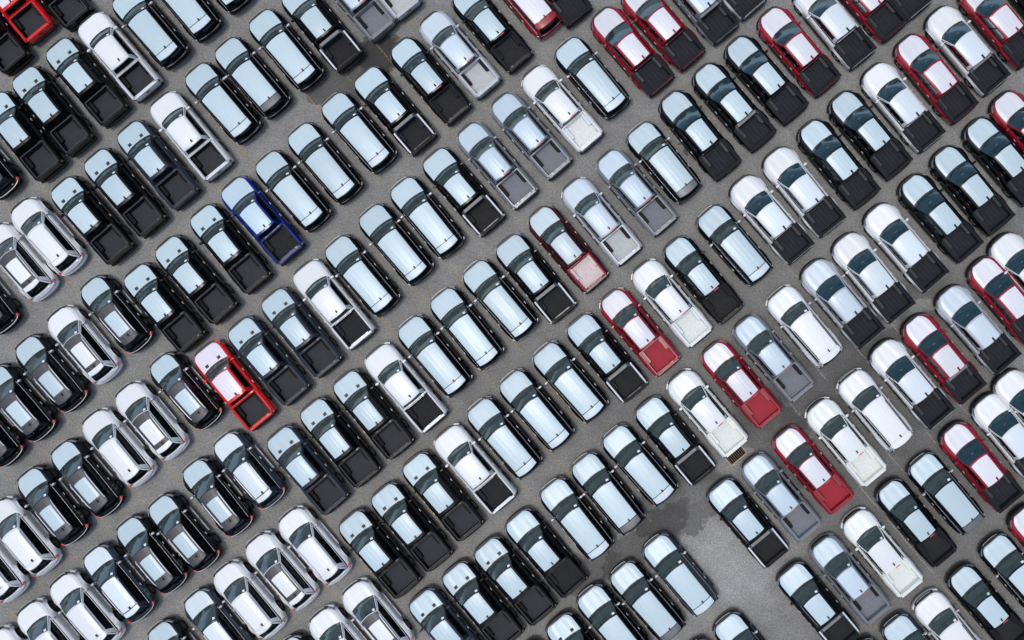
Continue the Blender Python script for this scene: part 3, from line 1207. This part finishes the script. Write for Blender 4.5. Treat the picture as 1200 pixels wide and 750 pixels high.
def place(name, kind, colour, opt, x, y, rot):
    s, entries = make_tree(kind, colour, opt)
    root = link(name, None)
    root.empty_display_size = 0.3
    root.location = (x, y, 0)
    root.rotation_euler = (0, 0, rot)
    made = {}
    for path, me in entries:
        par = root if len(path) == 1 else made[path[0]]
        o = link(path[-1], me, par)
        if len(path) == 1:
            made[path[0]] = o
    for xw in s.wheels:
        for sg in (-1, 1):
            wo = link('wheel', s.tyre_mesh, root)
            wo.location = (xw, sg * (s.W - 0.10 + s.flare * 0.6), s.wheel_r)
            if sg < 0:
                wo.rotation_euler = (0, 0, math.pi)
            link('rim', s.rim_mesh, wo)
    return root, s

# where each car's windscreen stands in the photo, its model, colour and extras
CARS = [
    (-9.0, -25.0, 'W', 'red2', ''), (-37.0, 12.0, 'V', 'black', ''), (37.0, -41.0, 'V', 'black', ''),
    (117.0, 44.0, 'W', 'white', ''), (79.0, 74.0, 'V', 'black', ''), (39.0, 108.0, 'V', 'black', ''),
    (4.0, 138.0, 'V', 'black', ''), (157.0, 14.0, 'A', 'black', ''), (197.0, -19.0, 'A', 'black', ''),
    (202.0, 138.0, 'W', 'white', ''), (243.0, 103.0, 'A', 'black', ''), (163.0, 172.0, 'V', 'slate', ''),
    (278.0, 73.0, 'A', 'black', 'd'), (318.0, 40.0, 'A', 'black', ''), (234.0, -52.0, 'A', 'black', ''),
    (357.0, 9.0, 'R', 'black', ''), (396.0, -26.0, 'F', 'grey', ''), (404.0, 138.0, 'A', 'black', ''),
    (364.0, 174.0, 'A', 'black', ''), (443.0, 108.0, 'R', 'black', ''), (485.0, 73.0, 'F', 'black', ''),
    (427.0, -52.0, 'F', 'silver', ''), (520.0, 42.0, 'F', 'silver', ''), (558.0, 11.0, 'F', 'black', ''),
    (600.0, -23.0, 'A', 'red', ''), (629.0, -44.0, 'E', 'black', ''), (641.0, 106.0, 'F', 'white', ''),
    (680.0, 73.0, 'A', 'black', ''), (725.0, 39.0, 'E', 'red', ''), (604.0, 138.0, 'F', 'grey', ''),
    (564.0, 173.0, 'F', 'grey', ''), (761.0, 9.0, 'E', 'red', ''), (802.0, -23.0, 'E', 'grey', 'b'),
    (834.0, -52.0, 'E', 'white', ''), (922.0, 39.0, 'E', 'red', ''), (883.0, 73.0, 'E', 'black', ''),
    (845.0, 105.0, 'E', 'black', 'b'), (805.0, 138.0, 'E', 'black', ''), (964.0, 6.0, 'E', 'white', ''),
    (765.0, 173.0, 'A', 'black', 'd'), (1000.0, -25.0, 'E', 'red', ''), (1030.0, -51.0, 'E', 'white', ''),
    (1121.0, 38.0, 'E', 'white', 'b'), (1084.0, 71.0, 'E', 'red', ''), (1161.0, 6.0, 'E', 'red', ''),
    (1200.0, -27.0, 'E', 'black', ''), (1045.0, 105.0, 'E', 'white', ''), (1006.0, 138.0, 'E', 'black', ''),
    (1198.0, 138.0, 'E', 'red', ''), (1166.0, 169.0, 'E', 'black', ''), (124.0, 205.0, 'V', 'black', ''),
    (85.0, 238.0, 'V', 'black', ''), (-40.0, 172.0, 'X', 'black', 'p'), (36.0, 262.0, 'X', 'white', ''),
    (3.0, 292.0, 'X', 'white', 'p'), (249.0, 271.0, 'V', 'black', ''), (208.0, 308.0, 'V', 'black', ''),
    (286.0, 238.0, 'R', 'blue', 'n'), (326.0, 207.0, 'A', 'black', ''), (448.0, 270.0, 'A', 'black', ''),
    (408.0, 307.0, 'A', 'black', ''), (485.0, 238.0, 'A', 'black', ''), (524.0, 204.0, 'R', 'black', ''),
    (648.0, 272.0, 'F', 'maroon', 'w'), (688.0, 239.0, 'F', 'silver', ''), (610.0, 306.0, 'R', 'black', ''),
    (729.0, 205.0, 'F', 'grey', ''), (889.0, 238.0, 'E', 'white', ''), (928.0, 205.0, 'E', 'white', ''),
    (848.0, 271.0, 'A', 'black', ''), (808.0, 308.0, 'F', 'black', ''), (969.0, 172.0, 'E', 'black', ''),
    (1127.0, 203.0, 'E', 'black', ''), (1089.0, 236.0, 'E', 'black', ''), (1048.0, 271.0, 'E', 'white', ''),
    (1010.0, 306.0, 'E', 'white', ''), (1196.0, 306.0, 'E', 'white', ''), (-39.0, 331.0, 'X', 'black', 'p'),
    (118.0, 354.0, 'X', 'black', 'p'), (79.0, 390.0, 'X', 'white', 'p'), (41.0, 424.0, 'X', 'black', 'p'),
    (3.0, 459.0, 'X', 'black', 'p'), (171.0, 341.0, 'V', 'black', ''), (200.0, 445.0, 'X', 'black', 'p'),
    (159.0, 480.0, 'X', 'white', 'p'), (254.0, 433.0, 'V', 'red2', ''), (294.0, 404.0, 'V', 'slate', ''),
    (333.0, 370.0, 'V', 'slate', ''), (371.0, 337.0, 'R', 'white', 'n'), (494.0, 402.0, 'A', 'black', ''),
    (456.0, 436.0, 'R', 'white', 'n'), (418.0, 467.0, 'V', 'black', ''), (532.0, 369.0, 'A', 'black', ''),
    (571.0, 336.0, 'A', 'black', ''), (694.0, 400.0, 'R', 'black', ''), (654.0, 433.0, 'A', 'black', ''),
    (614.0, 466.0, 'A', 'black', ''), (733.0, 370.0, 'F', 'red', ''), (771.0, 336.0, 'F', 'white', 's'),
    (931.0, 367.0, 'A', 'white', ''), (891.0, 401.0, 'F', 'grey', ''), (853.0, 432.0, 'F', 'red', ''),
    (813.0, 466.0, 'F', 'cream', ''), (973.0, 337.0, 'E', 'silver', ''), (1133.0, 368.0, 'E', 'silver', ''),
    (1171.0, 334.0, 'E', 'red', ''), (1093.0, 402.0, 'E', 'red', 'b'), (1055.0, 432.0, 'E', 'white', ''),
    (1015.0, 466.0, 'A', 'white', ''), (1201.0, 468.0, 'E', 'white', ''), (-35.0, 489.0, 'X', 'black', 'p'),
    (120.0, 512.0, 'X', 'white', ''), (83.0, 548.0, 'X', 'black', 'p'), (43.0, 580.0, 'X', 'black', 'p'),
    (7.0, 617.0, 'X', 'white', ''), (198.0, 612.0, 'X', 'black', 'p'), (238.0, 570.0, 'X', 'black', 'p'),
    (275.0, 538.0, 'X', 'slate', ''), (340.0, 533.0, 'V', 'slate', ''), (379.0, 500.0, 'V', 'black', ''),
    (352.0, 628.0, 'X', 'white', ''), (463.0, 600.0, 'V', 'black', ''), (425.0, 632.0, 'V', 'black', ''),
    (500.0, 564.0, 'V', 'black', ''), (538.0, 532.0, 'R', 'white', 'n'), (576.0, 499.0, 'A', 'black', ''),
    (699.0, 564.0, 'A', 'black', 'd'), (662.0, 594.0, 'A', 'black', ''), (622.0, 631.0, 'R', 'black', 'n'),
    (736.0, 531.0, 'A', 'black', ''), (775.0, 498.0, 'R', 'black', ''), (900.0, 565.0, 'F', 'grey', ''),
    (938.0, 533.0, 'F', 'red', ''), (861.0, 595.0, 'R', 'black', ''), (977.0, 500.0, 'F', 'cream', ''),
    (1176.0, 496.0, 'E', 'white', ''), (1138.0, 530.0, 'E', 'red', ''), (1098.0, 564.0, 'A', 'black', 'd'),
    (1060.0, 595.0, 'F', 'black', ''), (1020.0, 631.0, 'F', 'cream', ''), (1220.0, 628.0, 'E', 'red', ''),
    (-31.0, 648.0, 'X', 'white', ''), (43.0, 738.0, 'X', 'white', ''), (82.0, 705.0, 'X', 'white', ''),
    (121.0, 672.0, 'X', 'slate', ''), (160.0, 638.0, 'X', 'black', 'p'), (4.0, 770.0, 'X', 'white', ''),
    (240.0, 724.0, 'X', 'slate', ''), (197.0, 761.0, 'X', 'black', 'p'), (275.0, 692.0, 'X', 'white', ''),
    (313.0, 658.0, 'X', 'white', 'p'), (427.0, 714.0, 'X', 'white', 'p'), (388.0, 746.0, 'X', 'white', ''),
    (349.0, 779.0, 'X', 'black', 'p'), (508.0, 725.0, 'V', 'slate', ''), (547.0, 693.0, 'V', 'black', ''),
    (585.0, 664.0, 'V', 'black', ''), (670.0, 754.0, 'V', 'black', ''), (706.0, 720.0, 'A', 'black', 'd'),
    (631.0, 787.0, 'V', 'black', ''), (745.0, 692.0, 'A', 'black', 'd'), (784.0, 660.0, 'A', 'slate', ''),
    (868.0, 753.0, 'A', 'black', ''), (829.0, 785.0, 'A', 'black', ''), (944.0, 694.0, 'R', 'black', ''),
    (982.0, 662.0, 'F', 'grey', ''), (1184.0, 660.0, 'A', 'black', ''), (1145.0, 696.0, 'F', 'black', ''),
    (1105.0, 728.0, 'A', 'white', ''), (1067.0, 755.0, 'A', 'slate', ''), (1026.0, 784.0, 'R', 'black', ''),
]

COLOUR = {'black': 'black', 'white': 'white', 'red': 'crimson', 'red2': 'bright red', 'blue': 'deep blue',
          'slate': 'dark slate', 'grey': 'blue-grey', 'silver': 'silver', 'cream': 'cream white', 'maroon': 'dark maroon'}
NAME = {'V': 'pickup_truck', 'W': 'pickup_truck', 'R': 'pickup_truck', 'F': 'pickup_truck', 'E': 'pickup_truck', 'A': 'suv', 'X': 'crossover_suv'}
CAT = {'pickup_truck': 'pickup truck', 'suv': 'SUV', 'crossover_suv': 'SUV'}
GROUP = {'V': 'pickups with smooth black beds', 'W': 'pickups with smooth black beds', 'R': 'pickups with ribbed black bed liners',
         'F': 'pickups with ribbed painted beds', 'E': 'wide pickups with flared arches and black beds',
         'A': 'boxy SUVs with filmed roofs', 'X': 'rounded SUVs with roof rails'}


def look(kind, colour, opt):
    c = COLOUR[colour]
    if kind == 'V':
        return c + ' pickup with two hood vents'
    if kind == 'W':
        return c + ' pickup with smooth black bed'
    if kind == 'R':
        return c + (' pickup with chrome-railed ribbed bed' if opt == '' else ' pickup with ribbed black bed')
    if kind == 'F':
        if opt == 'w':
            return 'dark maroon pickup with pinkish white bed'
        return c + ' pickup with ' + {'black': 'striped black bed', 'silver': 'pale striped bed'}.get(colour, 'body-coloured bed')
    if kind == 'E':
        return c + ' flared pickup' + (' with grey bed bar' if opt == 'b' else ' with black bed')
    if kind == 'A':
        return c + (' boxy SUV with dark tail spoiler' if opt == 'd' else ' boxy SUV')
    return c + (' rounded SUV with dark roof ends' if opt == 'p' else ' rounded SUV, roof fully filmed')


ORD = ['', 'first', 'second', 'third', 'fourth', 'fifth', 'sixth', 'seventh', 'eighth', 'ninth', 'tenth', 'eleventh', 'twelfth',
       'thirteenth', 'fourteenth', 'fifteenth', 'sixteenth', 'seventeenth', 'eighteenth', 'nineteenth', 'twentieth', 'twenty-first',
       'twenty-second', 'twenty-third', 'twenty-fourth', 'twenty-fifth', 'twenty-sixth', 'twenty-seventh', 'twenty-eighth', 'twenty-ninth', 'thirtieth', 'thirty-first']

# diagonal rows, numbered from the upper left; places counted from each row's lower-left end
rows = {}
for i, (px, py, kind, colour, opt) in enumerate(CARS):
    sc = 0.643 * px + 0.766 * py + (17 if kind == 'X' else 0)
    tc = 0.766 * px - 0.643 * py
    # rounded SUVs stand a little off the rows' line at the lower left
    base = sc - (0 if kind != 'X' else (tc + 140) * 0.05)
    rows.setdefault(round((base + 20) / 128.6), []).append((tc, i))
label = {}
looks = {}
for i, c in enumerate(CARS):
    looks.setdefault(look(*c[2:]), []).append(i)
for r in sorted(rows):
    rows[r].sort()
    for k, (tc, i) in enumerate(rows[r]):
        lk = look(*CARS[i][2:])
        if len(looks[lk]) == 1:
            label[i] = lk + ', parked in a diagonal row'
        else:
            label[i] = lk + ', ' + ORD[k + 1] + ' from lower left in ' + ORD[r + 1] + ' diagonal row'

rng = random.Random(3)
for i, (px, py, kind, colour, opt) in enumerate(CARS):
    s0, _ = make_tree(kind, colour, opt)
    x, y = ground_at(px, py, 1.42)
    rot = HEAD + R(rng.uniform(-1.1, 1.1))
    # move back from the windscreen's middle to the car's middle
    x -= math.cos(rot) * s0.ws_mid
    y -= math.sin(rot) * s0.ws_mid
    root, _ = place(NAME[kind], kind, colour, opt, x, y, rot)
    root['label'] = label[i]
    root['category'] = CAT[NAME[kind]]
    root['group'] = GROUP[kind]

# ------------------------------------------------------------------ drain grate behind the cream pickup
gx, gy = ground_at(862, 533)
dr = link('drain_grate', None)
dr.location = (gx, gy, 0)
dr.rotation_euler = (0, 0, HEAD)
dr['label'] = 'rusty drain grate with dark slots behind the cream pickup'
dr['category'] = 'drain grate'
simple('rusty_iron', (0.16, 0.105, 0.06), rough=0.8, var=0.4, scale=9)
simple('pale_kerb', (0.42, 0.37, 0.29), rough=0.9, var=0.25, scale=7)
simple('pit_dark', (0.008, 0.008, 0.008), rough=1.0, spec=0.0)
fm = MB()
hx, hy = 0.36, 0.60
for (x0, x1, y0, y1) in ((-hx, -hx + .07, -hy, hy), (hx - .07, hx, -hy, hy), (-hx + .07, hx - .07, -hy, -hy + .07), (-hx + .07, hx - .07, hy - .07, hy)):
    fm.box(x0, x1, y0, y1, 0.0, 0.03, 0.006, 0.006)
link('frame', fm.mesh('frame', 'pale_kerb'), dr)
pm = MB()
pm.poly([(-hx + .06, -hy + .06, 0.006), (hx - .06, -hy + .06, 0.006), (hx - .06, hy - .06, 0.006), (-hx + .06, hy - .06, 0.006)])
link('pit', pm.mesh('pit', 'pit_dark'), dr)
bar = MB()
bar.box(-hx + .07, hx - .07, -0.022, 0.022, 0.008, 0.028, 0.0, 0.006)
bar_me = bar.mesh('bar', 'rusty_iron')
for k in range(9):
    b_ = link('bar', bar_me, dr)
    b_.location = (0, -hy + 0.13 + k * (2 * hy - 0.26) / 8, 0)
